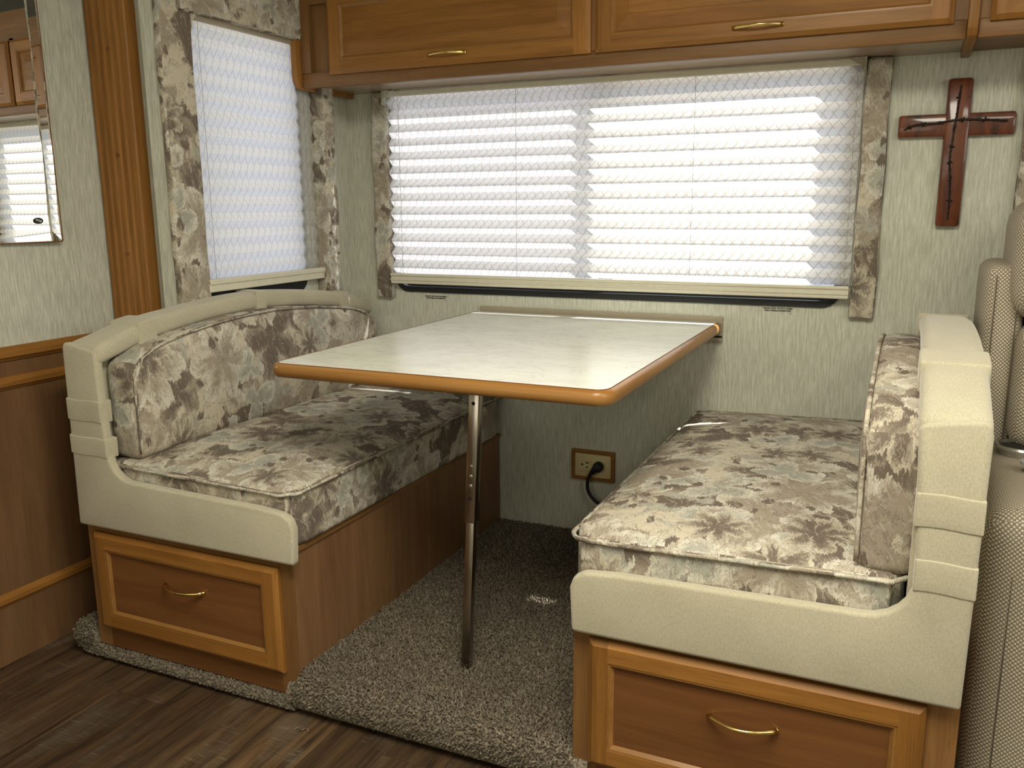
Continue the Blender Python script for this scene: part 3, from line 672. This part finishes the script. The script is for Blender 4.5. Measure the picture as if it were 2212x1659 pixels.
scatter([(-.93, -.004), (-1.14, -.006), (-1.165, -.02), (-1.172, -.045), (-1.165, -.07), (-1.13, -.085)], -.558, -.488, .0046)
for i in range(700): tuft(Vector((-.556, R.uniform(-1.168, -.95), R.uniform(-.08, -.006))), Vector((-1, 0, .2)))
obj('pile', (TV, TF), PILE, t, kind='stuff')
for pts, lab in (([(.205, -1.216, FZ+.001), (.212, -1.208, FZ+.004), (.222, -1.213, FZ+.002), (.231, -1.205, FZ+.005), (.240, -1.208, FZ+.001)], 'loose carpet thread curled on the planks near the left bench corner'),
                 ([(.915, -1.186, -.066), (.918, -1.20, -.085), (.908, -1.212, FZ+.003), (.905, -1.23, FZ+.002)], 'loose thread dangling from the carpet edge at the bottom')):
    tag(obj('thread', tube(catmull(pts, 4), .0011, n=5), PILE), lab, 'thread', group='loose carpet threads')
# ------------------------------------------------------------------ outlet, plug and cord
t = thing('wall_outlet', (.508, -.002, .188), 'almond double wall outlet in an oak frame under the table', 'outlet')
obj('frame', ring(.433, .584, .187, .291, .0125, .004, -.012, -.001, 1, 2), OAK, t)
obj('cover_plate', bev(box(.4445, .5725, -.0095, -.001, .198, .280), .003, 2), PLATE, t, .5)
for cx in (.482, .532):
    rcp = obj('receptacle', bev(box(cx-.021, cx+.021, -.0112, -.009, .222, .256), .0008, 1), PLATE, t)
    if cx < .5:
        obj('slot', join(box(.484, .4945, -.0118, -.011, .2450, .2490), box(.484, .4925, -.0118, -.011, .230, .2340), lathe([(.0038, -.0118), (.0038, -.011)], (.4715, 0, .240), 10, 1)), HOLE, rcp)
t = thing('power_cord', (.531, -.03, .1), 'black plug with thick black cord in the right outlet socket', 'cord')
obj('plug', join(lathe([(.012, -.0112), (.0172, -.015), (.0175, -.030), (.013, -.040), (.004, -.0425)], (.532, 0, .241), 20, 1)), BLK, t, .8)
obj('cord', tube(catmull([(.530, -.032, .240), (.515, -.034, .224), (.503, -.034, .205), (.4985, -.034, .180), (.503, -.034, .155), (.520, -.034, .132), (.545, -.034, .116), (.60, -.03, .09), (.72, -.03, .05), (.82, -.03, .01)], 6), .0058, n=10, rf=lambda q: 1.0+1.5*max(0, 1-q/.16)), BLK, t, True)
# ------------------------------------------------------------------ wall labels
def lettering(lines, loc, h, parent, width=None):
    for i, (txt, w) in enumerate(lines):
        cu = bpy.data.curves.new('text', 'FONT'); cu.body = txt; cu.size = h*1.38; cu.align_x = 'CENTER'; cu.offset = h*.05; cu.extrude = .0001
        o = bpy.data.objects.new('text', cu); COL.objects.link(o); bpy.context.view_layer.update()
        me = bpy.data.meshes.new_from_object(o.evaluated_get(bpy.context.evaluated_depsgraph_get())); bpy.data.objects.remove(o)
        xs = [v.co.x for v in me.vertices]; k = w/(max(xs)-min(xs)); mid = (max(xs)+min(xs))/2
        for v in me.vertices: c = v.co.copy(); v.co = ((c.x-mid)*k+loc[0], loc[1]-c.z, c.y+loc[2]-i*h*1.55)
        me.materials.clear(); me.materials.append(INK); q = bpy.data.objects.new('lettering', me); COL.objects.link(q); attach(q, parent)
for x, z, lab in ((-.079, .7795, 'small black seat warning lettering on the wall below the left end of the window'), (1.073, .7855, 'small black seat warning lettering on the wall below the right end of the window')):
    t = thing('warning_label', (x, -.001, z), lab, 'label', group='seat warning labels')
    lettering([('THIS SEAT NOT TO BE OCCUPIED', .086), ('WHILE VEHICLE IS IN MOTION', .076)], (x, -.0012, z), .0042, t)
    obj('part_mark', box(x+.034, x+.042, -.0012, -.0008, z-.0125, z-.0117), INK, t)
# ------------------------------------------------------------------ cross
t = thing('wooden_cross', (1.50, -.012, 1.26), 'glossy dark red wooden cross with barbed wire hanging on the wall', 'cross')
obj('upright', bev(prism([(1.470, 1.026), (1.529, 1.026), (1.532, 1.405), (1.473, 1.405)], -.025, -.003, 1), .008, 2), CROSS, t, .6, grain=2)
obj('crossbar', bev(prism([(1.361, 1.259), (1.636, 1.2588), (1.636, 1.3178), (1.361, 1.3175)], -.0225, -.003, 1), .007, 2), CROSS, t, .6, grain=0)
def wire(pts, parent):
    P = catmull(pts, 10); a, b = [], []
    for i, p in enumerate(P):
        q = i*.9; a.append(p+Vector((.0016*math.cos(q), .0010*math.sin(q), .0016*math.cos(q)))); b.append(p-Vector((.0016*math.cos(q), .0010*math.sin(q), .0016*math.cos(q))))
    parts = [tube(a, .0016, n=5), tube(b, .0016, n=5)]
    for i in range(5, len(P)-3, 9):
        for j in range(4):
            d = Vector((R.uniform(-1, 1), R.uniform(-.5, .1), R.uniform(-1, 1))).normalized()*.008
            parts.append(tube([P[i]-d*.5, P[i]+d], .0013, n=4))
        parts.append(lathe([(.002, -.003), (.0032, -.001), (.0032, .001), (.002, .003)], P[i], 8, 0))
    return obj('barbed_wire', join(*parts), WIRE, parent)
wire([(1.377, -.0265, 1.280), (1.405, -.0275, 1.291), (1.45, -.027, 1.293), (1.50, -.029, 1.300), (1.56, -.027, 1.299), (1.617, -.0265, 1.293)], t)
wire([(1.503, -.0255, 1.385), (1.500, -.0265, 1.33), (1.497, -.0275, 1.295), (1.494, -.0265, 1.24), (1.492, -.026, 1.20), (1.497, -.0265, 1.15), (1.500, -.026, 1.09), (1.499, -.0265, 1.045)], t)
# ------------------------------------------------------------------ mirror
t = thing('wall_mirror', (-.68, -1.4, 1.0), 'frameless wall mirror hung at the left edge reflecting the pleated shade', 'mirror')
my0, my1, mz0, mz1, bw = -1.32, -.992, 1.007, 1.78, .026
TILT = math.radians(2.5)
def tl(p): return (p[0]+(p[1]-my0)*math.sin(TILT)+.0005, my0+(p[1]-my0)*math.cos(TILT), p[2])
V = [tl((-.6785, y, z)) for y, z in ((my0+bw, mz0+bw), (my1-bw, mz0+bw), (my1-bw, mz1-bw), (my0+bw, mz1-bw))]
obj('mirror_face', (V, [(0, 1, 2, 3)]), MIR, t)
V2 = V+[tl((-.6774, y, z)) for y, z in ((my0, mz0), (my1, mz0), (my1, mz1), (my0, mz1))]
obj('mirror_bevel', (V2, [(i, 4+i, 4+(i+1) % 4, (i+1) % 4) for i in range(4)]), MIR, t)
V, F = ring(my0-.0025, my1+.0025, mz0-.0025, mz1+.0025, .003, .004, -.684, -.6772, 0, 3)
obj('mirror_edge', ([tl(p) for p in V], F), OAKP, t)
t = thing('mirror_sticker', (-.664, -1.055, 1.061), 'tiny dark oval sticker with pale marks on the mirror corner', 'sticker')
v, f = lathe([(1, 0), (1, .0004)], (0, 0, 0), 20, 0); obj('sticker_disc', ([Vector((-.6640+p[0], -1.055+p[1]*.0125, 1.061+p[2]*.0082)) for p in v], f), plain('sticker black', (.02, .014, .016), .4), t)
mk = []
for pts in ([(-.009, .0045), (-.004, .004), (-.006, .001), (-.0085, -.0005)], [(-.004, .003), (0, .001), (.002, -.002), (-.001, -.001), (-.002, .002)], [(.003, .004), (.0035, .003)], [(.006, .002), (.007, -.002), (.003, -.0035), (.002, -.002), (.006, -.001)]):
    mk.append(tube([(-.6634, -1.055+a, 1.061+b) for a, b in pts], .0008, n=5))
obj('sticker_mark', join(*mk), WHITE, t)
# ------------------------------------------------------------------ recliner
t = thing('recliner', (1.85, -.6, FZ), 'tan basket weave recliner partly visible behind the right bench', 'recliner')
def pad(x0, x1, y0, y1, z0, z1, r, amp=.012):
    def w(p):
        u, v = (p.x-(x0+x1)/2)/((x1-x0)/2), (p.z-(z0+z1)/2)/((z1-z0)/2)
        return Vector((p.x, p.y-amp*max(0, 1-u*u)*max(0, 1-v*v), p.z))
    return rbox(x0, x1, y0, y1, z0, z1, r, (8, 4, 10), w)
def armw(p):
    k = max(0, (-.50-p.y)/.5); return Vector((p.x-.02*k, p.y, p.z+(.03*min(1, k) if p.z > .4 else 0)-(.05*max(0, k-.8) if p.z > .4 else 0)))
obj('arm', rbox(1.588, 1.83, -.98, -.24, FZ+.03, .535, .05, (6, 14, 8), armw), WEV, t, True, None)
obj('arm_seam', tube([(1.624, y, z) for y, z in ((-.9805, .05), (-.9805, .25), (-.979, .46), (-.968, .525), (-.94, .556))], .0011, n=5), SEAM, t)
obj('back_wing', pad(1.578, 1.662, -.40, -.10, .40, .952, .030), WEV, t, True, None)
for x in (1.598, 1.643): obj('wing_seam', tube([(x, -.4125, .56), (x, -.4165, .75), (x, -.4125, .93)], .0011, n=5), SEAM, t)
obj('headrest', pad(1.625, 2.15, -.46, -.12, .828, 1.10, .065, .02), WEV, t, True, None)
obj('lumbar_cushion', pad(1.648, 2.15, -.46, -.12, .535, .826, .05, .02), WEV, t, True, None)
obj('seat', rbox(1.835, 2.15, -1.0, -.3, FZ+.05, .36, .05, (6, 8, 6)), WEV, t, True, None)
cup = obj('cup_holder', lathe([(.052, .541), (.058, .547), (.056, .552), (.050, .552), (.046, .545), (.045, .49), (.001, .488)], (1.680, -.47, .008), 32, 2), SIL, t, .6)
obj('cup_well', lathe([(.044, .552), (.044, .551), (.001, .550)], (1.680, -.47, .0005), 24, 2), DARK, cup)
obj('control_plate', lathe([(.034, .5545), (.033, .561), (.024, .563), (.001, .563)], (1.690, -.64, .006), 24, 2), GRAY, t, .6)
